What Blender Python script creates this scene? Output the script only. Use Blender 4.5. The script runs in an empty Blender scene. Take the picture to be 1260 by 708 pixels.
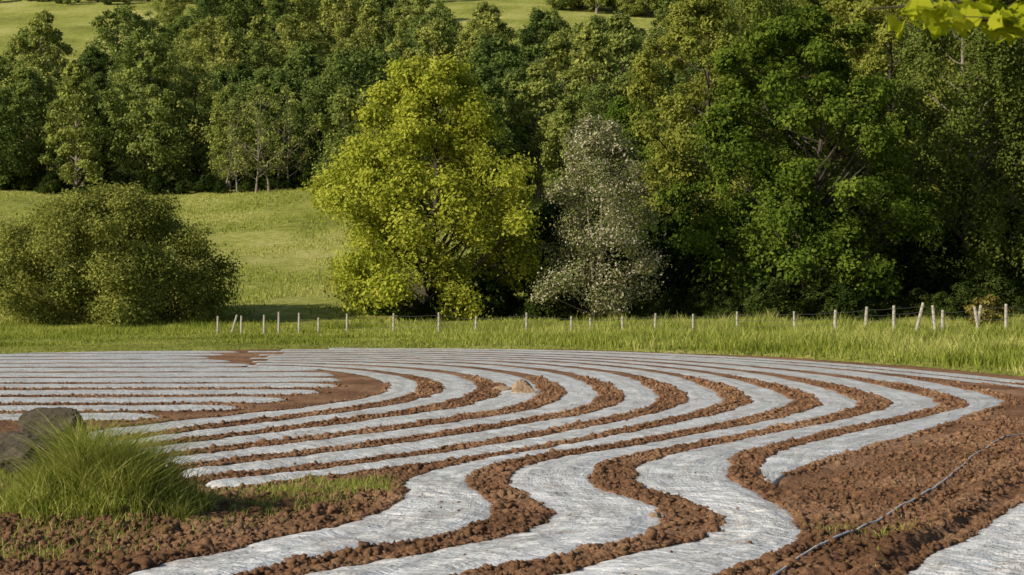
import bpy, math, numpy as np, random
rng=np.random.default_rng(7); random.seed(7)
scene=bpy.context.scene
F=2000.0; CH=3.6; VH=348.0
def G(u,v):
    y=F*CH/(v-VH); return ((u-630.0)/F*y, y)

# ---------------- noise ----------------
def _h(xi,yi,s):
    h=(xi*374761393+yi*668265263+s*144269504)&0xffffffff
    h=((h^(h>>13))*1274126177)&0xffffffff
    return ((h^(h>>16))&0xffffffff)/4294967296.0
def vn(x,y,s=0):
    x=np.asarray(x,float);y=np.asarray(y,float)
    xi=np.floor(x).astype(np.int64);yi=np.floor(y).astype(np.int64)
    fx=x-xi;fy=y-yi;fx=fx*fx*(3-2*fx);fy=fy*fy*(3-2*fy)
    a=_h(xi,yi,s);b=_h(xi+1,yi,s);c=_h(xi,yi+1,s);d=_h(xi+1,yi+1,s)
    return (a*(1-fx)+b*fx)*(1-fy)+(c*(1-fx)+d*fx)*fy
def clod(x,y,s=0):
    xi=np.floor(x).astype(np.int64);yi=np.floor(y).astype(np.int64)
    out=np.zeros_like(x)
    for dx in(-1,0,1):
        for dy in(-1,0,1):
            cx=xi+dx;cy=yi+dy
            px=cx+_h(cx,cy,s);py=cy+_h(cx,cy,s+11)
            r=0.35+0.6*_h(cx,cy,s+23)
            d=((x-px)**2+(y-py)**2)/(r*r)
            out=np.maximum(out,np.sqrt(np.maximum(0,1-d))*r)
    return out
def sm(a,b,x):
    t=np.clip((x-a)/(b-a),0,1);return t*t*(3-2*t)

# ---------------- mesh builder ----------------
class MB:
    def __init__(s): s.v=[];s.q=[];s.m=[];s.a=[];s.n=0
    def add(s,v,q,mat=0,val=0.5):
        v=np.asarray(v,float).reshape(-1,3);q=np.asarray(q,np.int64).reshape(-1,4)
        s.v.append(v);s.q.append(q+s.n);s.m.append(np.full(len(q),mat,np.int32))
        s.a.append(np.broadcast_to(np.asarray(val,float),(len(v),)).copy());s.n+=len(v)
    def mesh(s,name,mats,smooth=False,uv=None):
        v=np.concatenate(s.v);q=np.concatenate(s.q);m=np.concatenate(s.m);a=np.concatenate(s.a)
        me=bpy.data.meshes.new(name)
        me.vertices.add(len(v));me.vertices.foreach_set('co',v.astype(np.float32).ravel())
        me.loops.add(len(q)*4);me.loops.foreach_set('vertex_index',q.astype(np.int32).ravel())
        me.polygons.add(len(q));me.polygons.foreach_set('loop_start',(np.arange(len(q))*4).astype(np.int32))
        for mt in mats: me.materials.append(mt)
        me.polygons.foreach_set('material_index',m)
        me.polygons.foreach_set('use_smooth',np.full(len(q),smooth,bool))
        me.update(calc_edges=True)
        at=me.attributes.new('val','FLOAT','POINT');at.data.foreach_set('value',a.astype(np.float32))
        if uv is not None:
            l=me.uv_layers.new(name='UVMap');l.data.foreach_set('uv',uv[q.ravel()].astype(np.float32).ravel())
        return me
def obj(name,me,loc=(0,0,0),rz=0,sc=1,parent=None):
    o=bpy.data.objects.new(name,me);o.location=loc;o.rotation_euler=(0,0,rz)
    o.scale=(sc,sc,sc) if not hasattr(sc,'__len__') else sc
    scene.collection.objects.link(o)
    if parent: o.parent=parent
    return o
def empty(name,loc=(0,0,0)):
    o=bpy.data.objects.new(name,None);scene.collection.objects.link(o);o.location=loc;return o
def grid_quads(nr,nc):
    i=np.arange(nr-1)[:,None]*nc+np.arange(nc-1)[None,:]
    return np.stack([i,i+1,i+nc+1,i+nc],-1).reshape(-1,4)
def tube(mb,pts,rad,sides=6,mat=0,val=.5):
    pts=np.asarray(pts,float);rad=np.asarray(rad,float);n=len(pts)
    t=np.gradient(pts,axis=0);t/=np.linalg.norm(t,axis=1)[:,None]+1e-9
    ref=np.array([0.31,0.95,0.05]);a=np.cross(t,ref);bad=np.linalg.norm(a,axis=1)<.2
    a[bad]=np.cross(t[bad],[1,0,0.1]);a/=np.linalg.norm(a,axis=1)[:,None];b=np.cross(t,a)
    th=np.arange(sides)/sides*2*np.pi
    v=pts[:,None]+rad[:,None,None]*(np.cos(th)[None,:,None]*a[:,None]+np.sin(th)[None,:,None]*b[:,None])
    i=np.arange(n-1)[:,None]*sides;j=np.arange(sides)[None,:];k=(j+1)%sides
    q=np.stack([i+j,i+k,i+sides+k,i+sides+j],-1).reshape(-1,4)
    mb.add(v.reshape(-1,3),q,mat,val)
    if sides==6: mb.add(v[-1],[[0,1,2,3],[0,3,4,5]],mat,val)
    if sides==8: mb.add(v[-1],[[0,1,2,3],[0,3,4,7],[4,5,6,7]],mat,val)
def leaves(mb,c,nrm,size,mat,val,asp=.65):
    n=len(c);r=rng.normal(size=(n,3));nrm=nrm/(np.linalg.norm(nrm,axis=1)[:,None]+1e-9)
    u=np.cross(nrm,r);u/=np.linalg.norm(u,axis=1)[:,None]+1e-9;w=np.cross(nrm,u)
    s=(size*rng.uniform(.6,1.3,n))[:,None]
    v=np.stack([c-u*s*.5,c-w*s*.5*asp+nrm*s*.08,c+u*s*.5,c+w*s*.5*asp+nrm*s*.08],1)
    mb.add(v.reshape(-1,3),np.arange(4*n).reshape(-1,4),mat,np.repeat(val,4))

# ---------------- materials ----------------
def newmat(name):
    m=bpy.data.materials.new(name);m.use_nodes=True;nt=m.node_tree;nt.nodes.clear()
    out=nt.nodes.new('ShaderNodeOutputMaterial');return m,nt,out
def N(nt,t,**k):
    n=nt.nodes.new(t)
    for a,b in k.items(): setattr(n,a,b)
    return n
def ramp(nt,src,stops):
    r=nt.nodes.new('ShaderNodeValToRGB');e=r.color_ramp.elements
    while len(e)<len(stops): e.new(.5)
    for k,(p,c) in enumerate(stops): e[k].position=p;e[k].color=(*c,1)
    nt.links.new(src,r.inputs[0]);return r.outputs[0]
def noise(nt,scale,detail=4,vec=None,rough=.55):
    n=N(nt,'ShaderNodeTexNoise');n.inputs['Scale'].default_value=scale;n.inputs['Detail'].default_value=detail
    n.inputs['Roughness'].default_value=rough
    if vec: nt.links.new(vec,n.inputs['Vector'])
    return n.outputs['Fac']
def math_(nt,op,a,b=None,c=None):
    n=N(nt,'ShaderNodeMath',operation=op)
    for i,x in enumerate((a,b,c)):
        if x is None: continue
        if isinstance(x,(int,float)): n.inputs[i].default_value=x
        else: nt.links.new(x,n.inputs[i])
    return n.outputs[0]
def leafmat(name,dark,mid,light,trans=.35,rv=.25,extra=None):
    m,nt,out=newmat(name)
    at=N(nt,'ShaderNodeAttribute',attribute_name='val')
    st=[(0.0,dark),(.5,mid),(.93 if extra else 1.0,light)]
    if extra: st+= [(.95,extra),(1,extra)]
    c=ramp(nt,at.outputs['Fac'],st)
    oi=N(nt,'ShaderNodeObjectInfo')
    mr=N(nt,'ShaderNodeMapRange');mr.inputs['To Min'].default_value=1-rv;mr.inputs['To Max'].default_value=1+rv
    nt.links.new(oi.outputs['Random'],mr.inputs['Value'])
    hs=N(nt,'ShaderNodeHueSaturation');nt.links.new(c,hs.inputs['Color']);nt.links.new(mr.outputs[0],hs.inputs['Value'])
    mr2=N(nt,'ShaderNodeMapRange');mr2.inputs['To Min'].default_value=.5+rv*.09;mr2.inputs['To Max'].default_value=.5-rv*.05
    nt.links.new(oi.outputs['Random'],mr2.inputs['Value']);nt.links.new(mr2.outputs[0],hs.inputs['Hue'])
    d=N(nt,'ShaderNodeBsdfDiffuse');t=N(nt,'ShaderNodeBsdfTranslucent');mx=N(nt,'ShaderNodeMixShader');mx.inputs[0].default_value=trans
    nt.links.new(hs.outputs[0],d.inputs[0]);nt.links.new(hs.outputs[0],t.inputs[0])
    nt.links.new(d.outputs[0],mx.inputs[1]);nt.links.new(t.outputs[0],mx.inputs[2])
    nt.links.new(mx.outputs[0],out.inputs[0]);return m
def barkmat(name,c1,c2,scale=3,dist=.05):
    m,nt,out=newmat(name);tc=N(nt,'ShaderNodeTexCoord')
    f=noise(nt,scale,8,tc.outputs['Object'],.75);c=ramp(nt,f,[(.35,c1),(.65,c2)])
    b=N(nt,'ShaderNodeBsdfPrincipled');b.inputs['Roughness'].default_value=.9
    bp=N(nt,'ShaderNodeBump');bp.inputs['Distance'].default_value=dist;nt.links.new(f,bp.inputs['Height'])
    nt.links.new(bp.outputs[0],b.inputs['Normal']);nt.links.new(c,b.inputs[0]);nt.links.new(b.outputs[0],out.inputs[0]);return m
bark=barkmat('bark_brown',(.035,.028,.02),(.09,.075,.05))
barkp=barkmat('bark_pale',(.12,.10,.075),(.30,.26,.2))
weathered=barkmat('weathered_wood',(.24,.21,.17),(.58,.54,.46),8)
stone=barkmat('stone_grey',(.045,.034,.023),(.20,.155,.11),2.5,.25)
stonet=barkmat('stone_tan',(.25,.16,.09),(.48,.35,.23),4)

soil,nt,out=newmat('tilled_soil')
geo=N(nt,'ShaderNodeNewGeometry')
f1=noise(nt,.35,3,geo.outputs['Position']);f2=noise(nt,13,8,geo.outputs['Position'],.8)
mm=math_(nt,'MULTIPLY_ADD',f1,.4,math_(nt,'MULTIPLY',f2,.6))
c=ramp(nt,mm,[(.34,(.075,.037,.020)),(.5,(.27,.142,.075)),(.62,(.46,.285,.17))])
at=N(nt,'ShaderNodeAttribute',attribute_name='val')
f3=noise(nt,5,6,geo.outputs['Position'],.8)
rr=ramp(nt,f3,[(.35,(0,0,0)),(.55,(1,1,1))]);ad=math_(nt,'MULTIPLY',at.outputs['Fac'],rr)
gc=ramp(nt,f2,[(.3,(.06,.08,.016)),(.7,(.22,.24,.055))])
mix=N(nt,'ShaderNodeMix',data_type='RGBA');nt.links.new(ad,mix.inputs[0]);nt.links.new(c,mix.inputs[6]);nt.links.new(gc,mix.inputs[7])
b=N(nt,'ShaderNodeBsdfPrincipled');b.inputs['Roughness'].default_value=.95;b.inputs['Specular IOR Level'].default_value=.15
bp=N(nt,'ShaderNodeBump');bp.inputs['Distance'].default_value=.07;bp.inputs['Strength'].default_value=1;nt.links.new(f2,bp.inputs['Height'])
nt.links.new(mix.outputs[2],b.inputs[0]);nt.links.new(bp.outputs[0],b.inputs['Normal']);nt.links.new(b.outputs[0],out.inputs[0])

film,nt,out=newmat('plastic_mulch_film')
uv=N(nt,'ShaderNodeUVMap')
def mapn(sx,sy):
    mp=N(nt,'ShaderNodeMapping');mp.inputs['Scale'].default_value=(sx,sy,1);nt.links.new(uv.outputs[0],mp.inputs[0]);return mp.outputs[0]
w1=noise(nt,1.0,5,mapn(6.5,1.6),.65)
w2=noise(nt,1.0,5,mapn(.5,3.2),.6)
w3=noise(nt,14,4,uv.outputs[0],.6)
w4=noise(nt,1.0,3,mapn(7,3.0),.5)
w5=noise(nt,1.0,3,mapn(1.8,5),.5)
w6=noise(nt,.9,4,uv.outputs[0],.6)
cr1=math_(nt,'ABSOLUTE',math_(nt,'SUBTRACT',w4,.5));cr2=math_(nt,'ABSOLUTE',math_(nt,'SUBTRACT',w5,.5))
cr=math_(nt,'MINIMUM',cr1,cr2)
crm=ramp(nt,cr,[(0,(1,1,1)),(.03,(0,0,0))])
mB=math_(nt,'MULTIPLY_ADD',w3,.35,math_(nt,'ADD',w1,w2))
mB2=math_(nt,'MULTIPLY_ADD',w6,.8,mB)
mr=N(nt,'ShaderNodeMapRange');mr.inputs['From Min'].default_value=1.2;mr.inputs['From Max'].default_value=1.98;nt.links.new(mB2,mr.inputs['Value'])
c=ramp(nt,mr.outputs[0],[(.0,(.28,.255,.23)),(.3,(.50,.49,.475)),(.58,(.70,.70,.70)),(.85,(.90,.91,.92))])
mixc=N(nt,'ShaderNodeMix',data_type='RGBA');nt.links.new(math_(nt,'MULTIPLY',crm,.6),mixc.inputs[0]);nt.links.new(c,mixc.inputs[6]);mixc.inputs[7].default_value=(.93,.93,.93,1)
pos=N(nt,'ShaderNodeNewGeometry').outputs['Position']
dirt=noise(nt,.55,7,pos,.8)
dr=ramp(nt,dirt,[(.54,(0,0,0)),(.72,(.75,.75,.75))])
at=N(nt,'ShaderNodeAttribute',attribute_name='val')   # 1 at the buried edges of the film
ed=math_(nt,'MULTIPLY',at.outputs['Fac'],math_(nt,'MULTIPLY_ADD',w3,1.6,-.1))
dm=math_(nt,'MAXIMUM',dr,ed)
mix=N(nt,'ShaderNodeMix',data_type='RGBA');mix.clamp_factor=True;nt.links.new(dm,mix.inputs[0]);nt.links.new(mixc.outputs[2],mix.inputs[6]);mix.inputs[7].default_value=(.30,.21,.145,1)
b=N(nt,'ShaderNodeBsdfPrincipled');b.inputs['Roughness'].default_value=.30;b.inputs['Specular IOR Level'].default_value=.6
hh=math_(nt,'SUBTRACT',mB,math_(nt,'MULTIPLY',cr,-1.3))
bp=N(nt,'ShaderNodeBump');bp.inputs['Distance'].default_value=.06;bp.inputs['Strength'].default_value=.9;nt.links.new(hh,bp.inputs['Height'])
nt.links.new(mix.outputs[2],b.inputs[0]);nt.links.new(bp.outputs[0],b.inputs['Normal']);nt.links.new(b.outputs[0],out.inputs[0])

mead,nt,out=newmat('meadow_grass')
geo=N(nt,'ShaderNodeNewGeometry')
fa=noise(nt,.035,6,geo.outputs['Position'],.65);fb=noise(nt,.9,8,geo.outputs['Position'],.8)
hf=math_(nt,'MULTIPLY',math_(nt,'ADD',fa,fb),.5)
c=ramp(nt,hf,[(.39,(.15,.165,.035)),(.5,(.33,.35,.07)),(.60,(.54,.50,.18))])
b=N(nt,'ShaderNodeBsdfPrincipled');b.inputs['Roughness'].default_value=.9;b.inputs['Specular IOR Level'].default_value=.1
bp=N(nt,'ShaderNodeBump');bp.inputs['Distance'].default_value=.6;bp.inputs['Strength'].default_value=.8;nt.links.new(fb,bp.inputs['Height'])
nt.links.new(c,b.inputs[0]);nt.links.new(bp.outputs[0],b.inputs['Normal']);nt.links.new(b.outputs[0],out.inputs[0])

grassm=leafmat('grass_blades',(.14,.18,.025),(.32,.37,.06),(.60,.57,.2),.4,.0)
Lyellow=leafmat('leaf_yellowgreen',(.24,.28,.03),(.43,.46,.055),(.60,.59,.11),.42,.0)
Loak=leafmat('leaf_oak',(.055,.095,.014),(.115,.17,.022),(.21,.265,.04),.33,.08)
Llight=leafmat('leaf_light',(.18,.20,.04),(.31,.33,.06),(.44,.45,.10),.38,.08)
Lbirch=leafmat('leaf_birch',(.09,.12,.025),(.17,.21,.04),(.29,.31,.07),.38,.1)
Lwillow=leafmat('leaf_willow',(.14,.165,.035),(.26,.28,.06),(.42,.42,.11),.35,.0)
Lfar=leafmat('leaf_far',(.13,.165,.045),(.24,.28,.065),(.38,.41,.11),.35,.38)
Lblos=leafmat('leaf_blossom',(.14,.17,.06),(.24,.26,.10),(.36,.36,.17),.35,.0,(.62,.55,.42))
Lhedge=leafmat('leaf_hedge',(.025,.04,.01),(.055,.08,.016),(.12,.14,.035),.3,.2)
Lnear=leafmat('leaf_near',(.3,.36,.02),(.4,.45,.02),(.5,.52,.04),.55,.0)

# ---------------- terrain ----------------
BX=[-400,-60,-25.8,-18.4,-10.3,3.07,12.7,17.8,20.1,23,30,60,400]
BY=[76,78,82,85.7,89,88,79.5,69,60,48,30,10,-60]
def yb(x): return np.interp(x,BX,BY)
def prof(y): return np.interp(y,[-200,120,132,160,200,260,300,400,500,700,1000,1500],[0,0.1,.5,3,8.5,19.6,26,50,80,140,195,215])
def gz(x,y):
    x=np.asarray(x,float);y=np.asarray(y,float)
    z=prof(y)+sm(130,260,y)*(vn(x/60,y/60,3)-.5)*5*np.clip(y/300,0,1.6)+sm(125,180,y)*(vn(x/9,y/9,5)-.5)*.5
    d=yb(x)-y
    z=z+ .12*sm(0,-4,d)+.10*(vn(x/2.,y/2.,9)-.5)*(d<0)-.45*sm(-.8,.6,d)
    return z
xs=np.concatenate([np.linspace(-900,-75,60),np.arange(-73,73,.7),np.linspace(75,900,60)])
ys=np.concatenate([np.linspace(-300,10,40),np.arange(12,125,.7),np.linspace(126,300,120),np.linspace(304,1400,130)])
X,Y=np.meshgrid(xs,ys);mb=MB();mb.add(np.stack([X,Y,gz(X,Y)],-1),grid_quads(*X.shape))
obj('ground',mb.mesh('ground',[mead],True))

def relief(y): return np.clip((22/np.maximum(y,1))**1.25,.14,1)
MX,MY=G(125,640)
def mound(x,y):
    return .42*np.exp(-(((x-MX)/1.5)**2+((y-MY)/1.4)**2))+.28*np.exp(-(((x+10.2)/1.7)**2+((y-32)/2.0)**2))

# ---------------- film strips ----------------
C={}
C['A']=[(300,452),(370,454),(420,459),(452,467),(465,478),(440,489),(380,499),(300,508),(220,516),(150,524),(90,532)]
C['B']=[(300,449),(380,451),(450,456),(510,465),(530,477),(505,490),(440,503),(350,515),(260,526),(180,537),(105,546)]
C['C']=[(300,446),(400,448),(500,453),(575,463),(603,478),(575,494),(500,508),(400,522),(300,535),(210,546),(135,556)]
C['D']=[(300,444),(420,445),(550,450),(645,462),(681,482),(650,501),(560,517),(450,532),(350,545),(250,557),(170,567)]
C['E']=[(300,442),(440,443),(590,448),(700,461),(752,486),(725,504),(640,521),(530,538),(420,553),(310,567),(210,578)]
C['F']=[(300,440),(460,441),(630,446),(770,461),(828,488),(800,506),(710,526),(600,547),(480,565),(360,580),(240,592)]
C['G']=[(300,438),(480,439),(680,445),(830,461),(905,490),(875,507),(790,527),(680,549),(590,566),(520,580),(478,594)]
gx=[(470,615),(400,642),(290,668),(180,695),(90,722)]
C['Gp']=C['G'][:7]+[(670,552),(540,573),(400,591),(268,607)]
C['H']=[(300,436),(500,437),(720,444),(890,462),(990,492),(955,511),(860,531),(750,551),(660,565),(605,580),(598,600)]
hx=[(638,632),(600,658),(480,682),(360,704),(260,728)]
C['I']=[(300,434),(520,435),(760,443),(960,463),(1072,494),(1035,513),(950,531),(860,549),(790,564),(757,582),(765,602)]
ix=[(862,636),(830,662),(720,690),(620,712),(520,736)]
C['J']=[(300,432),(540,433),(800,442),(1030,463),(1168,494),(1130,512),(1050,529),(970,547),(925,562),(918,582),(945,605)]
jx=[(1003,650),(990,680),(940,705),(880,730),(800,755)]
C['K']=[(300,430),(560,431),(840,440),(1090,461),(1240,491),(1212,508),(1165,525),(1100,545),(1040,562),(995,577),(965,587)]
def spline(P,n=40):
    P=np.array(P,float);Q=np.vstack([2*P[0]-P[1],P,2*P[-1]-P[-2]]);o=[]
    t=np.linspace(0,1,n,endpoint=False)[:,None]
    for i in range(1,len(Q)-2):
        a,b,c,d=Q[i-1:i+3]
        o.append(.5*((2*b)+(-a+c)*t+(2*a-5*b+4*c-d)*t*t+(-a+3*b-3*c+d)*t**3))
    o.append(P[-1:]);return np.vstack(o)
def tow(P):
    y=F*CH/(P[:,1]-VH);return np.stack([(P[:,0]-630)/F*y,y],1)
MSK=np.zeros((1500,1600),np.float32); MR=.08
EDGE=[];ONFILM=[]
def mark(x,y):
    i=((y-12)/MR).astype(int);j=((x+60)/MR).astype(int);ok=(i>=0)&(i<1500)&(j>=0)&(j<1600);MSK[i[ok],j[ok]]=1
def strip(c1,c2,m1=.11,m2=.11,n=44,seed=0,farm=1.,trim=0):
    A=tow(spline(c1,n))[trim:];B=tow(spline(c2,n))[trim:]
    M=(A+B)/2;s=np.concatenate([[0],np.cumsum(np.linalg.norm(np.diff(M,axis=0),axis=1))])
    st=[0.];
    while st[-1]<s[-1]:
        y=np.interp(st[-1],s,M[:,1]);st.append(st[-1]+np.clip(.05*(y/22)**1.3,.05,.5))
    st=np.array(st[:-1]+[s[-1]])
    A=np.stack([np.interp(st,s,A[:,k]) for k in(0,1)],1);B=np.stack([np.interp(st,s,B[:,k]) for k in(0,1)],1)
    W=np.linalg.norm(B-A,axis=1)
    far=np.interp((A+B)[:,1]/2,[20,38,46,56,66,90],[.015,.01,.055,.075,.04,.05])*farm
    e1=m1+far+.08*(vn(st*.9,st*0,seed+50)-.5)+.05*(vn(st*3.1,st*0,seed+51)-.5)
    e2=1-(m2+far+.08*(vn(st*.9,st*0,seed+60)-.5)+.05*(vn(st*3.1,st*0,seed+61)-.5))
    K=19;t=np.linspace(0,1,K)
    fr=e1[:,None]+(e2-e1)[:,None]*t[None]
    P=A[:,None]+(B-A)[:,None]*fr[...,None]
    u_=np.linspace(0,len(st)-1,len(st)*8);tt=np.linspace(.04,.96,48)
    i0=np.minimum(u_.astype(int),len(st)-2);f=(u_-i0)[:,None]
    Lq=(P[:,0][i0]*(1-f)+P[:,0][i0+1]*f);Rq=(P[:,-1][i0]*(1-f)+P[:,-1][i0+1]*f)
    Q=Lq[:,None]+(Rq-Lq)[:,None]*tt[None,:,None];mark(Q[...,0].ravel(),Q[...,1].ravel())
    for e in(Lq,Rq):
        sel=e[e[:,1]<58]
        if len(sel)>20:
            m_=int(len(sel)*1.8);EDGE.append(sel[rng.integers(0,len(sel),m_)]+rng.normal(0,.045,(m_,2)))
    x=P[...,0];y=P[...,1];k=relief(y)
    al=np.broadcast_to(st[:,None],x.shape);ac=(fr*W[:,None])
    dome=(1-np.abs(2*t-1)**5)[None]
    wr=.05*(vn(al*2.6+3*vn(ac*1.5,al*.4,seed+3),ac*1.1,seed+1)-.5)+.03*(vn(al*6,ac*3,seed+2)-.5)+.04*(vn(al*.6,ac*3.5,seed+8)-.5)+.02*(vn(al*11,ac*6,seed+9)-.5)
    z=k*(.0+.062*dome+wr*(dome*.8+.2)*1.3)+mound(x,y)
    endd=np.minimum(st,st[-1]-st);z-= .12*sm(.3,0,endd)[:,None]
    ev=np.broadcast_to((sm(.80,1.0,np.abs(2*t-1)))[None],x.shape)
    mb=MB();mb.add(np.stack([x,y,z],-1),grid_quads(*x.shape),0,ev.ravel())
    uvv=np.stack([al+seed*37.1,ac],-1).reshape(-1,2)
    obj('plastic_mulch_strip',mb.mesh('plastic_mulch_strip',[film],True,uvv))
    sel=(y<48)&(fr>.2)&(fr<.8);xx,yy_,zz=x[sel],y[sel],z[sel]
    if len(xx): 
        pk=rng.integers(0,len(xx),len(xx)//45);pk=pk[vn(xx[pk]/1.2,yy_[pk]/1.2,44)>.52];ONFILM.append(np.c_[xx[pk],yy_[pk],zz[pk]])
k='ABCDEF'
tr=[0,5,2,8,1,6,3,9,0,7]
for i in range(5): strip(C[k[i]],C[k[i+1]],seed=i,trim=tr[i])
strip(C['F'],C['Gp'],seed=6,trim=tr[5])
strip(C['G']+gx,C['H']+hx,.10,.12,seed=7,trim=tr[6])
strip(C['H']+hx,C['I']+ix,.13,.13,seed=8,trim=tr[7])
strip(C['I']+ix,C['J']+jx,.12,.07,seed=9,trim=tr[8])
strip(C['J'],C['K'],.13,.03,seed=10,trim=tr[9])
strip([(400,430),(700,436),(950,447.5),(1150,466),(1340,491)],[(400,429),(700,433.5),(950,444.5),(1150,461.5),(1340,484)],.05,.05,seed=11)
strip([(400,429),(700,433.5),(950,444.5),(1150,461.5),(1340,484)],[(400,428),(700,431),(950,441.5),(1150,457),(1340,477)],.05,.05,seed=12)
strip([(1330,560),(1235,622),(1150,672),(1085,716),(1040,750)],[(1560,600),(1450,660),(1370,705),(1290,745),(1230,790)],.04,.1,seed=13)
vl=[432,435,438.5,442.5,447,452,458,464.5,471.5,479,488,498,508,520]
ends=[300,284,268,290,318,395,418,428,424,402,362,305,205]
for i in range(13):
    e=ends[i];a,b_=vl[i],vl[i+1]
    mid_=(a+b_)/2
    strip([(-160,b_+1.5),(0,b_+.5),(e*.5,b_),(e-40,b_-.3),(e+rng.uniform(-6,6),mid_+.5)],[(-160,a+1.5),(0,a+.5),(e*.5,a),(e-45,a-.3),(e-4,mid_-.7)],.04,.04,seed=20+i,farm=.7)

def maskat(x,y):
    fi=np.clip((np.asarray(y)-12)/MR-.5,0,1498);fj=np.clip((np.asarray(x)+60)/MR-.5,0,1598)
    i=fi.astype(int);j=fj.astype(int);a=fi-i;b=fj-j
    return MSK[i,j]*(1-a)*(1-b)+MSK[i+1,j]*a*(1-b)+MSK[i,j+1]*(1-a)*b+MSK[i+1,j+1]*a*b
GB=[(G(380,606),1.3,.7),(G(440,600),.8,.6),(G(130,640),1.8,.9),(G(20,590),1.5,.7),(G(1060,660),.8,.25),(G(330,628),1.0,.5),(G(60,690),1.2,.3)]
def soilz(x,y):
    k=relief(y)
    wx=x+.06*vn(x*4,y*4,71);wy=y+.06*vn(x*4,y*4,72)
    big=clod(wx/.36,wy/.36,1)*.36;sml=clod(wx/.09,wy/.09,4)*.09;mid=clod(wx/.2,wy/.2,8)*.2
    z=(big*.20*(vn(x/1.1,y/1.1,2)>.5)+mid*.32+sml*.44+.07*(vn(x/.6,y/.6,6)-.5)+.03*(vn(x/.05,y/.05,16)-.5)-.03)
    dx,dy=9.5,20.9;L=math.hypot(dx,dy);nx,ny=dy/L,-dx/L
    s=(x-3.7)*nx+(y-21)*ny
    m=sm(.2,1,s)*sm(6,5,s)*sm(45,40,y)
    z=z+m*.11*np.sin(s*2*np.pi/.95+1.2*vn(x/3,y/3,7))
    z=z*k-.16*k*maskat(x,y)
    z=z+mound(x,y)
    d=yb(x)-y
    z=z-1.0*sm(.2,-1.5,d)
    return z
vv=np.linspace(900,420,800);yy=F*CH/(vv-VH)
ss=np.linspace(-.45,.45,1200)
Y,S=np.meshgrid(yy,ss,indexing='ij');X=S*(Y+4)
Z=soilz(X,Y)
gm=np.zeros_like(X)
for (gx_,gy_),r,a in GB: gm=np.maximum(gm,a*np.exp(-((X-gx_)**2+(Y-gy_)**2)/(r*r)))
d=yb(X)-Y;gm=np.maximum(gm,sm(1.0,0,d))
mb=MB();mb.add(np.stack([X,Y,Z],-1),grid_quads(*X.shape),0,gm.ravel())
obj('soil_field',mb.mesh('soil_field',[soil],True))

# ---------------- loose clods ----------------
ico=np.array([[0,0,1],[.894,0,.447],[.276,.851,.447],[-.724,.526,.447],[-.724,-.526,.447],[.276,-.851,.447],[.724,.526,-.447],[-.276,.851,-.447],[-.894,0,-.447],[-.276,-.851,-.447],[.724,-.526,-.447],[0,0,-1]])
icf=[(0,1,2),(0,2,3),(0,3,4),(0,4,5),(0,5,1),(1,6,2),(2,7,3),(3,8,4),(4,9,5),(5,10,1),(2,6,7),(3,7,8),(4,8,9),(5,9,10),(1,10,6),(11,7,6),(11,8,7),(11,9,8),(11,10,9),(11,6,10)]
def lumps(name,P,R,mat,zoff=.0,flat=.75,Zs=None):
    n=len(P);v=ico[None]*R[:,None,None]*rng.uniform(.45,1.5,(n,12,1))*np.array([1,1,flat])*rng.uniform(.7,1.3,(n,1,3))
    th=rng.uniform(0,6.28,n);c,s=np.cos(th)[:,None],np.sin(th)[:,None]
    v=np.stack([v[...,0]*c-v[...,1]*s,v[...,0]*s+v[...,1]*c,v[...,2]],-1)
    z=(soilz(P[:,0],P[:,1]) if Zs is None else Zs)+zoff*R
    v+=np.concatenate([P,z[:,None]],1)[:,None]
    f=(np.array(icf)[None]+12*np.arange(n)[:,None,None]).reshape(-1,3)
    me=bpy.data.meshes.new(name);vv=v.reshape(-1,3)
    me.vertices.add(len(vv));me.vertices.foreach_set('co',vv.astype(np.float32).ravel())
    me.loops.add(f.size);me.loops.foreach_set('vertex_index',f.astype(np.int32).ravel())
    me.polygons.add(len(f));me.polygons.foreach_set('loop_start',(np.arange(len(f))*3).astype(np.int32))
    me.materials.append(mat);me.update(calc_edges=True);return obj(name,me)
pts=[];rad=[]
for nm,ex in (('G',gx),('H',hx),('I',ix),('J',jx),('F',[]),('E',[]),('D',[]),('C',[]),('B',[]),('Gp',[]),('K',[])):
    c=tow(spline(C[nm]+ex,60));c=c[c[:,1]<62]
    s=np.linalg.norm(np.diff(c,axis=0),axis=1);s=np.concatenate([[0],np.cumsum(s)])
    n=int(s[-1]*48);t=rng.uniform(0,s[-1],n)
    p=np.stack([np.interp(t,s,c[:,k]) for k in(0,1)],1)+rng.normal(0,.22,(n,2))
    pts.append(p);rad.append(rng.gamma(1.2,.016,n)+.008)
def inpoly(px,py,poly):
    ins=np.zeros(len(px),bool);j=len(poly)-1
    for i in range(len(poly)):
        xi,yi=poly[i];xj,yj=poly[j]
        ins^=((yi>py)!=(yj>py))&(px<(xj-xi)*(py-yi)/(yj-yi+1e-9)+xi);j=i
    return ins
def scat(poly,n):
    W=tow(np.array(poly,float));lo=W.min(0);hi=W.max(0)
    p=rng.uniform(lo,hi,(n,2));return p[inpoly(p[:,0],p[:,1],W)]
RP=[(985,600),(1060,572),(1240,515),(1320,512),(1320,556),(1130,672),(1070,722),(960,722),(1010,690),(1020,650)]
LP=[(-60,600),(240,612),(470,600),(455,628),(270,665),(80,716),(-60,740)]
for poly,n in((RP,42000),(LP,18000)):
    p=scat(poly,n);pts.append(p);rad.append(rng.gamma(1.2,.014,len(p))+.007)
P=np.concatenate(pts);R=np.concatenate(rad)
mk=maskat(P[:,0],P[:,1]);ok=(mk<.3);P,R=P[ok],R[ok]
lumps('soil_clods',P,np.clip(R,0,.10),soil,.25)
E=np.concatenate(EDGE);Re=np.clip(rng.gamma(1.1,.014,len(E))+.006,0,.065)
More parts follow.
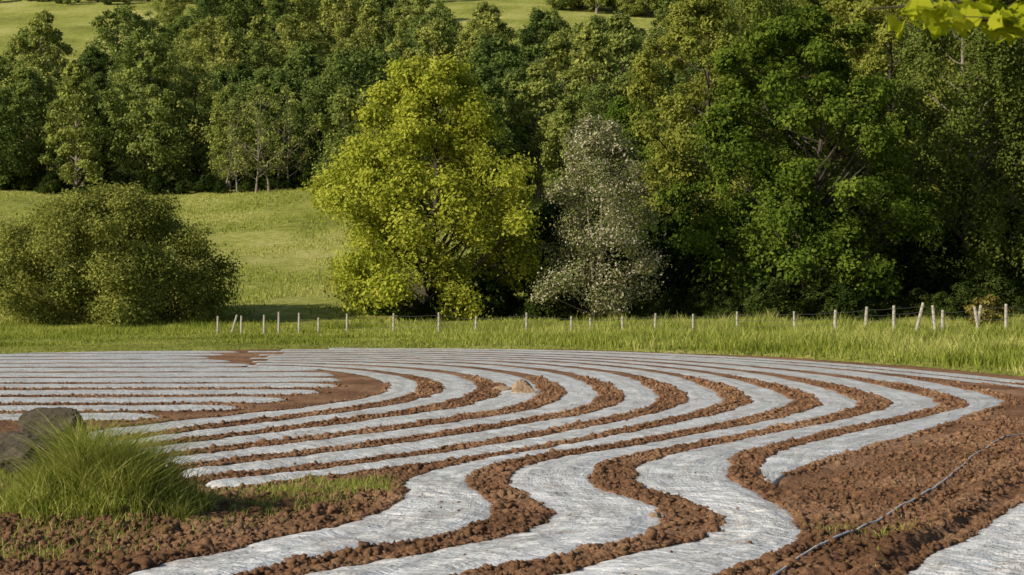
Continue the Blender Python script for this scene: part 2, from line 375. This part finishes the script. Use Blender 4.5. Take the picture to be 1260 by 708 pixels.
lumps('soil_crumbs',E,Re,soil,.2,.8,relief(E[:,1])*.025+mound(E[:,0],E[:,1]))
O=np.concatenate(ONFILM);lumps('soil_crumbs',O[:,:2],rng.gamma(1.2,.006,len(O))+.005,soil,.4,.7,O[:,2])

# ---------------- rocks ----------------
def rock(name,x,y,dims,mat,seed,z=0,rot=(0,0,0)):
    import bmesh
    bm=bmesh.new();bmesh.ops.create_icosphere(bm,subdivisions=6,radius=1)
    r=np.random.default_rng(seed);planes=r.normal(size=(12,3));planes/=np.linalg.norm(planes,axis=1)[:,None];dd=r.uniform(.5,.88,12)
    V=np.array([v.co for v in bm.verts]);D=V@planes.T;kk_=np.where(D>dd,dd/np.maximum(D,1e-6),1).min(1)
    n_=.10*(vn(V[:,0]*3+9,V[:,1]*3+V[:,2]*4,seed)-.5)+.07*(vn(V[:,0]*9+9,V[:,1]*9+V[:,2]*7,seed)-.5)+.035*(vn(V[:,0]*24+9,V[:,1]*24+V[:,2]*19,seed)-.5)
    V=V*(kk_*(1+n_))[:,None]
    for v,c in zip(bm.verts,V): v.co=c
    me=bpy.data.meshes.new(name);bm.to_mesh(me);bm.free();me.materials.append(mat)
    o=obj(name,me,(x,y,z));o.scale=dims;o.rotation_euler=rot;return o
x,y=G(62,563);rock('boulder',x,y,(.92,.6,.85),stone,3,.35,(.2,.3,.6))
x,y=G(14,585);rock('boulder',x,y,(1.0,.8,.55),stone,5,.25)
x,y=G(645,484);rock('field_stone',x,y,(.42,.3,.36),stonet,8,.1)
x,y=G(618,481);rock('field_stone',x,y,(.32,.2,.12),stonet,9,.06)
x,y=G(806,640);rock('field_stone',x,y,(.11,.09,.11),stonet,10,.05)

mh,nt,out=newmat('hose_plastic');b=N(nt,'ShaderNodeBsdfPrincipled');b.inputs['Base Color'].default_value=(.7,.71,.71,1);b.inputs['Roughness'].default_value=.45;nt.links.new(b.outputs[0],out.inputs[0])
wirem,nt,out=newmat('fence_wire');b=N(nt,'ShaderNodeBsdfPrincipled');b.inputs['Base Color'].default_value=(.12,.115,.11,1);b.inputs['Roughness'].default_value=.6;nt.links.new(b.outputs[0],out.inputs[0])
hp=tow(spline([(930,735),(985,688),(1060,655),(1120,622),(1160,598),(1190,570),(1215,552),(1240,540),(1290,528)],30))
hz=np.array([soilz(hp[max(0,i-3):i+4,0],hp[max(0,i-3):i+4,1]).max() for i in range(len(hp))])
kk=np.ones(5)/5;hz=np.convolve(np.pad(hz,2,'edge'),kk,'valid')
mb=MB();tube(mb,np.c_[hp,hz+.005],np.full(len(hp),.016),8,0);obj('irrigation_hose',mb.mesh('irrigation_hose',[mh],True))

# ---------------- grass ----------------
def blades(mb,x,y,z,h,w,lean=.35,mat=0,val=None,seg=2):
    n=len(x);th=rng.uniform(0,6.28,n);ph=rng.uniform(0,6.28,n);l=rng.uniform(.1,1,n)*lean*h
    base=np.stack([x,y,z],1);sx=np.stack([np.cos(th),np.sin(th),0*th],1)*w[:,None]/2;ld=np.stack([np.cos(ph),np.sin(ph),0*ph],1)
    rows=[]
    for k in range(seg+1):
        t=k/seg;c=base+ld*(l*t*t)[:,None]+np.array([0,0,1])*(h*(t-.25*t*t*lean))[:,None]
        ww=(1-t)**.7 if k<seg else .08
        rows+= [c-sx*ww,c+sx*ww]
    v=np.stack(rows,1);q=np.concatenate([np.arange(n)[:,None]*(2*seg+2)+np.array([2*k,2*k+1,2*k+3,2*k+2]) for k in range(seg)],0)
    if val is None: val=rng.uniform(0,1,n)
    mb.add(v.reshape(-1,3),q,mat,np.repeat(val,2*seg+2))
n=260000
x=rng.uniform(-50,50,n);y=rng.uniform(50,124,n);d=y-yb(x);ok=(d>-.3-.9*vn(x/1.3,y*0,91))&(np.abs(x)<.34*y+3)
x,y,d=x[ok],y[ok],d[ok]
tall=sm(-14,10,x)*sm(-.5,2,d)
tuft=vn(x/1.6,y/1.6,4)*.6+vn(x/.7,y/.7,41)*.4
hr=.12+tall*(.10+1.7*np.clip(tuft-.25,0,1)**1.5)+.4*sm(101,108,y)*vn(x/2,y/2,14)**1.3+.15*(vn(x/4,y/4,8)>.6)
h=hr*rng.uniform(.5,1.3,len(x))
val=np.clip(-.05+.75*vn(x/4,y/3,12)+.45*tall*(tuft-.2)+rng.uniform(-.25,.35,len(x)),0,1)
mb=MB();blades(mb,x,y,gz(x,y)-.03,h,.045+.03*rng.random(len(x)),.6,0,val)
obj('grass_verge',mb.mesh('grass_verge',[grassm]))
n=120000
y=rng.uniform(124,275,n);x=rng.uniform(-1,1,n)*(.35*y);ok=(x<.03*y);x,y=x[ok],y[ok]
ok=vn(x/5,y/7,31)+.3*rng.random(len(x))>.5;x,y=x[ok],y[ok]
val=np.clip(.1+.8*vn(x/9,y/12,32)+rng.uniform(-.2,.35,len(x)),0,1)
mb=MB();blades(mb,x,y,gz(x,y)-.03,rng.uniform(.15,.5,len(x)),rng.uniform(.08,.18,len(x)),.6,0,val)
obj('meadow_grass_tufts',mb.mesh('meadow_grass_tufts',[grassm]))
mb=MB()
n=10500;a=rng.uniform(0,6.28,n);r=np.sqrt(rng.random(n));x=MX+np.cos(a)*r*1.7;y=MY+np.sin(a)*r*1.3
cl_=rng.integers(0,60,n);ccx=MX+rng.normal(0,.7,60);ccy=MY+rng.normal(0,.6,60)
m_=rng.random(n)<.6;x=np.where(m_,ccx[cl_]+rng.normal(0,.09,n),x);y=np.where(m_,ccy[cl_]+rng.normal(0,.09,n),y)
r=np.hypot((x-MX)/1.7,(y-MY)/1.3)
h=np.clip(1.3-.75*r*r,.15,2)*rng.uniform(.4,1.15,n)*(.45+.9*vn(x/.5,y/.5,3))
blades(mb,x,y,soilz(x,y)-.05,h,rng.uniform(.010,.026,n),1.1,0,np.clip(rng.normal(.5,.32,n),0,1),4)
obj('grass_tuft',mb.mesh('grass_tuft',[grassm]))
mb=MB()
for (gxx,gyy),r0,a0 in GB:
    n=int(2600*a0*r0*r0);p=rng.normal(0,r0*.55,(n,2));x=gxx+p[:,0];y=gyy+p[:,1];ok=(vn(x/.4,y/.4,77)>.45)&(maskat(x,y)<.3);x,y=x[ok],y[ok]
    blades(mb,x,y,soilz(x,y)-.01,rng.uniform(.05,.2,len(x)),rng.uniform(.008,.02,len(x)),.8,0,None,3)
x,y=scat([(-80,560),(100,575),(70,690),(-80,700)],7000).T
ok=vn(x/.7,y/.7,5)>.5;x,y=x[ok],y[ok];blades(mb,x,y,soilz(x,y)-.01,rng.uniform(.05,.25,len(x)),rng.uniform(.008,.02,len(x)),.8,0,None,3)
p=scat(RP,900);blades(mb,p[:,0],p[:,1],soilz(p[:,0],p[:,1]),rng.uniform(.04,.1,len(p)),rng.uniform(.01,.03,len(p)),1.,0,None,2)
obj('weeds',mb.mesh('weeds',[grassm]))

# ---------------- trees ----------------
def make_tree(name,H,R,z0,lobes,cl,lv,ls,leafm,barkm,seed,prof_=None,lobr=(.2,.32),flat=.85,droop=0,rt=None,dens=1.0,nst=1,sig=.24,twig=4,limb=1.,bl=.3):
    global rng
    sv=rng;rng=np.random.default_rng(seed);mb=MB()
    pf=prof_ or (lambda t: np.sin(np.pi*(.14+.82*t))**.6)
    rt=rt or H*.018
    stems=[]
    for s in range(nst):
        off=rng.normal(0,R*.1,2) if nst>1 else np.zeros(2)
        lean=rng.normal(0,R*(.3 if nst>1 else .06),2)
        t=np.linspace(0,1,9);wig=np.cumsum(rng.normal(0,R*.018,(9,2)),0)
        p=np.c_[off[0]+lean[0]*t+wig[:,0],off[1]+lean[1]*t+wig[:,1],t*H*.84]
        p[0]=[off[0],off[1],-.5];rr=rt*(1-.88*t)**.9*(1 if nst==1 else .6);rr[0]*=1.5
        tube(mb,p,rr,8,0);stems.append((p,rr))
    C_=[]
    for i in range(lobes):
        t=((i+.5)/lobes)+rng.normal(0,.02);t=min(max(t,.01),.99)
        a=i*2.39996+rng.normal(0,.3);Rt=R*pf(t)*(1+.2*(vn(np.array([a*1.1+seed]),np.array([t*3.]),seed)[0]-.5)*2)
        lr=R*rng.uniform(*lobr)*(.75+.4*pf(t))*(1.0-.2*t)
        rad_=max(0,Rt-lr*.8)*rng.uniform(.65,1.03)
        if i%5==0: rad_*=.45
        c=np.array([np.cos(a)*rad_,np.sin(a)*rad_,z0+t*(H-z0)-lr*.6*t])
        C_.append((c,lr))
    for c,lr in C_:
        p,rr=stems[rng.integers(len(stems))]
        hz=max(z0*.4,min(c[2]-np.hypot(c[0],c[1])*.75,H*.8));k=np.interp(hz,p[:,2],np.arange(9))
        st=np.array([np.interp(k,np.arange(9),p[:,j]) for j in range(3)]);r0=np.interp(k,np.arange(9),rr)*.5
        tt=np.linspace(0,1,6)[:,None];mid=(st+c)/2+np.array([0,0,-.06*R])+rng.normal(0,.04*R,3)
        lp=(1-tt)**2*st+2*tt*(1-tt)*mid+tt*tt*c
        tube(mb,lp,r0*limb*(1-.75*tt[:,0]),6,0)
        out_=c*np.array([1,1,0])/(R+1e-6)
        d=rng.normal(size=(cl,3))+out_*.9+np.array([0,0,.25]);d/=np.linalg.norm(d,axis=1)[:,None]
        rr_=lr*rng.uniform(.45,1.1,cl)[:,None]
        cc=c+d*rr_*np.array([1,1,flat])
        for j in range(0,cl,twig):
            w=np.linspace(0,1,3)[:,None];q=lp[-2]*(1-w)+cc[j]*w;tube(mb,q,np.array([r0*.22,r0*.14,r0*.05])*limb+.006,6,0)
        cv=np.clip(rng.normal(.45,.16,cl),0,1)
        L=rng.normal(size=(cl,lv,3))*lr*sig*np.array([1,1,.7])
        if droop: L[...,2]-=np.abs(rng.normal(size=(cl,lv)))*droop
        P=(cc[:,None]+L).reshape(-1,3)
        nr=np.repeat(d,lv,0)*1.0+np.array([0,0,.3])+rng.normal(size=(cl*lv,3))*.45
        vl=np.clip(np.repeat(cv,lv)+rng.normal(0,.18,cl*lv),0,.93 if 'haw' not in name else 1)
        if 'haw' in name:
            pb=np.repeat(np.clip(rng.normal(bl,.16,cl),0,.7),lv);m_=rng.random(cl*lv)<pb;vl=np.where(m_,1.0,vl*.9)
        keep=rng.random(len(P))<dens
        leaves(mb,P[keep],nr[keep],ls,1,vl[keep])
    me=mb.mesh(name,[barkm,leafm],False);rng=sv;return me

rnd=lambda t: np.sin(np.pi*(.12+.84*t))**.55
cone=lambda t: (np.sin(np.pi*(.16+.80*t))**.7)*(1-.25*t)
maple=make_tree('maple_tree',21.8,10.0,1.0,96,22,42,.33,Lyellow,bark,11,lambda t:(np.sin(np.pi*(.32+.64*t))**.7),(.14,.21),sig=.29)
haw=make_tree('hawthorn_tree',16.6,5.4,.8,54,22,36,.22,Lblos,barkp,12,lambda t: (np.sin(np.pi*(.25+.70*t))**.7),(.16,.3),rt=.22,nst=3,dens=.85,sig=.34,limb=.8,bl=.24)
oak=make_tree('oak_tree',26,11.2,2.0,80,22,44,.38,Loak,bark,13,lambda t:(np.sin(np.pi*(.24+.70*t))**.7),(.13,.24),flat=.75,sig=.20)
ash=make_tree('ash_tree',29,9.5,3,70,20,40,.38,Llight,bark,14,lambda t:(np.sin(np.pi*(.2+.75*t))**.8),(.14,.25))
birch=make_tree('birch_tree',31,9.5,3,66,22,44,.34,Lbirch,barkp,15,lambda t:np.clip(1-t**2.2,0,1)**.6,(.13,.24),droop=1.3)
bush=make_tree('willow_bush',10.8,9.8,.2,110,22,40,.25,Lwillow,bark,16,lambda t: np.clip(1-t**3,0,1)**.5*(.94+.06*t),(.12,.18),rt=.16,nst=9,sig=.36,twig=8)
hed=make_tree('hedge_shrub',4.2,3.0,.2,20,14,28,.28,Lhedge,bark,17,lambda t: np.clip(1-t**2,0,1)**.5,(.25,.4),rt=.07,nst=4)
far=[]
shapes=[(19,7.2,2.,rnd),(21,6.2,3,cone),(17,7.5,1.5,rnd),(20,5.2,2,lambda t:np.clip(1-t**2,0,1)**.6),(15,6.5,1.,rnd)]
for i,(h_,r_,z_,p_) in enumerate(shapes):
    far.append(make_tree('far_tree_mesh%d'%i,h_,r_,z_,46,11,24,.52,Lfar,barkp if i in(1,3) else bark,40+i,p_,(.16,.26),twig=6,sig=.34))
sparse=make_tree('sparse_tree_mesh',17,5.5,3,30,10,12,.4,Lfar,barkp,55,cone,(.16,.26),twig=1,sig=.3,rt=.3,limb=1.3,dens=.5,nst=2)
def place(name,me,u,y,rz=0,sc=1,parent=None,dz=0):
    x=(u-630)/F*y;return obj(name,me,(x,y,float(gz(x,y))+dz-.1),rz,sc,parent)
place('maple_tree',maple,526,135,.4)
place('hawthorn_tree',haw,735,131,0)
place('oak_tree',oak,985,139,.9)
place('ash_tree',ash,862,163,.2)
place('birch_tree',birch,1195,148,.1)
place('birch_tree',birch,1330,146,2.1,.95)
place('ash_tree',ash,1090,172,1.4,1.12)
place('ash_tree',ash,1010,190,3.4,1.1)
place('birch_tree',birch,930,185,4,1.05)
place('birch_tree',birch,1250,190,5,1.15)
place('oak_tree',oak,785,180,2.4,.72)
place('willow_bush',bush,132,129,.3)
hp_=empty('hedgerow')
r2=np.random.default_rng(5)
for u in np.arange(470,1420,30):
    y=131+r2.uniform(-2,7);s=r2.uniform(.35,.85)*(.75 if u<520 else 1)
    place('shrub',hed,u,y,r2.uniform(0,6),(s*1.1,s*1.1,s),hp_)
for u in np.arange(640,1450,45):
    place('shrub',hed,u,150+r2.uniform(-3,10),r2.uniform(0,6),r2.uniform(1.5,2.2),hp_)
place('russet_shrub',make_tree('russet_shrub',2.6,1.6,.1,14,14,24,.2,leafmat('leaf_russet',(.15,.12,.03),(.26,.22,.05),(.38,.32,.09),.3,0),bark,66,None,(.25,.4),rt=.05,nst=3),1215,113)
wd=empty('distant_woodland')
ymax=lambda u: np.interp(u,[-100,0,150,200,260,330,480,520,640,700,900,1400],[372,372,385,480,520,520,500,450,400,440,450,450])
y=266.
while y<525:
    u=-90+r2.uniform(0,30)
    while u<1300:
        yy_=y+r2.uniform(-5,5)
        if yy_<ymax(u):
            if y<270 and 285<u<345: place('tree',sparse,u,yy_-4,r2.uniform(0,6.28),r2.uniform(.9,1.1),wd)
            else: place('tree',far[r2.integers(5)],u,yy_,r2.uniform(0,6.28),r2.uniform(.7,1.3),wd)
        u+=r2.uniform(8.5,14.5)*F/y
    y+=13+ (y-264)*.07
for u in np.arange(-80,700,16):
    place('understorey',hed,u,261+r2.uniform(-2,4),r2.uniform(0,6),r2.uniform(.4,.9),wd)
for u,yv in((290,259),(318,257),(352,260)): place('tree',sparse,u,yv,r2.uniform(0,6),r2.uniform(.85,1.1),wd)
for u in np.arange(425,900,34):
    place('tree',far[r2.integers(5)],u,232+r2.uniform(-12,14),r2.uniform(0,6.28),r2.uniform(.7,1.0),wd)
for u0,u1,st,yc,s0,s1 in((-60,330,12,575,.3,.5),(300,505,18,570,.8,1.1),(690,1300,22,540,.9,1.2),(690,960,20,570,.9,1.2),(-60,700,16,690,.7,1.)):
    for u in np.arange(u0,u1,st):
        place('tree',far[r2.integers(5)],u,yc+r2.uniform(-6,6),r2.uniform(0,6.28),r2.uniform(s0,s1),wd)

# ---------------- fence ----------------
fe=empty('post_and_wire_fence')
def post(u,y,h,r=.065,lx=0,ly=0):
    x=(u-630)/F*y;z=float(gz(x,y));mb=MB();t=np.linspace(0,1,5)
    p=np.c_[lx*h*t,ly*h*t,-.3+(h+.3)*t];tube(mb,p,np.array([r*1.05,r,r*.97,r*.93,r*.8]),8,0)
    obj('post',mb.mesh('post',[weathered],False),(x,y,z),0,1,fe);return (x+lx*h,y+ly*h,z+h)
tops=[]
PU=[(427,1.3,0),(484,1.35,.02),(540,1.4,0),(585,1.15,.05),(648,1.4,0),(703,1.2,0),(727,1.1,-.04),(766,1.2,0),(806,1.35,.03),(853,1.3,0),(907,1.5,0),(978,1.5,-.03),(1027,1.6,.04),(1064,1.8,.08),(1100,1.9,0),(1125,2.1,.28),(1152,1.9,-.12),(1160,1.6,0),(1200,1.9,.2),(1206,1.8,-.2),(1238,2.0,0),(1290,1.7,0)]
for u,h,l in PU: tops.append(post(u,109-(u-427)*.004,h,.085+.03*(u>1000),l))
for u,h,l in[(268,1.2,0),(283,1.3,.35),(297,1.25,0),(325,1.25,0),(343,1.45,0),(368,1.4,0),(392,1.1,0)]: tops.append(post(u,106,h,.08,l))
def wire(pts,r=.008,nm='wire',mat=None):
    mb=MB();tube(mb,pts,np.full(len(pts),r),6,0);obj(nm,mb.mesh(nm,[mat or wirem],False),(0,0,0),0,1,fe)
tp=sorted([t for t in tops if t[0]>-12])
for fr in(.92,.62,.32):
    pts_=[]
    for i,t in enumerate(tp):
        zb=t[2]-1.35;pts_.append((t[0],t[1]-.1,zb+1.25*fr))
        if i<len(tp)-1:
            n_=tp[i+1];pts_.append(((t[0]+n_[0])/2,(t[1]+n_[1])/2-.1,(zb+n_[2]-1.35)/2+1.25*fr-.05))
    wire(np.array(pts_))

# ---------------- overhanging near tree (trunk right of view) ----------------
mb=MB();r3=np.random.default_rng(9)
tube(mb,[(6.2,7,-.6),(6.1,7,2),(6.2,7.1,4.5),(6.3,7.2,8)],[.3,.24,.2,.1],8,0)
def leafshape(mb,c,d,nrm,s,val):
    d=d/np.linalg.norm(d);nrm=nrm-d*np.dot(nrm,d);nrm/=np.linalg.norm(nrm);w=np.cross(nrm,d)
    prof_l=[(0,.02),(.12,.28),(.3,.30),(.38,.46),(.52,.30),(.62,.38),(.8,.18),(1,.01)]
    v=[]
    for t,wd_ in prof_l:
        v+=[c+d*s*t-w*s*wd_+nrm*s*.1*wd_,c+d*s*t-nrm*.12*s*t*t,c+d*s*t+w*s*wd_+nrm*s*.1*wd_]
    q=[]
    for i in range(len(prof_l)-1):
        q+=[(3*i,3*i+1,3*i+4,3*i+3),(3*i+1,3*i+2,3*i+5,3*i+4)]
    mb.add(np.array(v),q,1,val)
def bough(p0,p1,p2,nt_,spread):
    t=np.linspace(0,1,12)[:,None];L=(1-t)**2*np.array(p0)+2*t*(1-t)*np.array(p1)+t*t*np.array(p2)
    tube(mb,L,np.linspace(.045,.004,12),6,0)
    for i in range(nt_):
        k=r3.uniform(.25,1);b_=L[int(k*11)];d=r3.normal(size=3)*np.array([1,1,.6])*spread+np.array([-.05,0,-.03])
        tube(mb,[b_,b_+d*.5,b_+d],[.005,.003,.002],6,0)
        for j in range(5):
            dd=r3.normal(size=3);dd[2]=-abs(dd[2])*.4;leafshape(mb,b_+d*r3.uniform(.4,1),dd,np.array([0,-.3,1])+r3.normal(size=3)*.55,r3.uniform(.10,.17),r3.uniform(.2,1))
bough((6.2,7.1,4.75),(3.8,8.0,5.13),(1.80,8.2,4.98),60,.11)
bough((6.2,7.1,4.5),(4.0,7.8,4.98),(2.15,8.0,4.88),50,.10)
obj('overhanging_tree',mb.mesh('overhanging_tree',[bark,Lnear],False))

# ---------------- light, world, camera ----------------
sv=np.array([-.78,-.47,.46]);sv/=np.linalg.norm(sv)
from mathutils import Vector
sl=bpy.data.lights.new('sun','SUN');sl.energy=5.0;sl.angle=math.radians(.5);sl.color=(1,.91,.74)
so=bpy.data.objects.new('sun',sl);scene.collection.objects.link(so);so.rotation_euler=Vector(sv).to_track_quat('Z','Y').to_euler()
w=bpy.data.worlds.new('World');scene.world=w;w.use_nodes=True;nt=w.node_tree
sk=nt.nodes.new('ShaderNodeTexSky');sk.sky_type='NISHITA';sk.sun_disc=False
sk.sun_elevation=math.asin(sv[2]);sk.sun_rotation=math.atan2(sv[0],sv[1])%(2*math.pi)
nt.links.new(sk.outputs[0],nt.nodes['Background'].inputs[0]);nt.nodes['Background'].inputs[1].default_value=.085
cd=bpy.data.cameras.new('camera');co=bpy.data.objects.new('camera',cd);scene.collection.objects.link(co);scene.camera=co
co.location=(0,0,CH);co.rotation_euler=(math.radians(90)-math.atan(6/F),0,0)
cd.sensor_width=36;cd.lens=F/1260*36;cd.clip_end=5000;cd.clip_start=.1
cd.dof.use_dof=True;cd.dof.focus_distance=75;cd.dof.aperture_fstop=7
scene.view_settings.view_transform='Standard';scene.view_settings.look='None';scene.view_settings.exposure=0
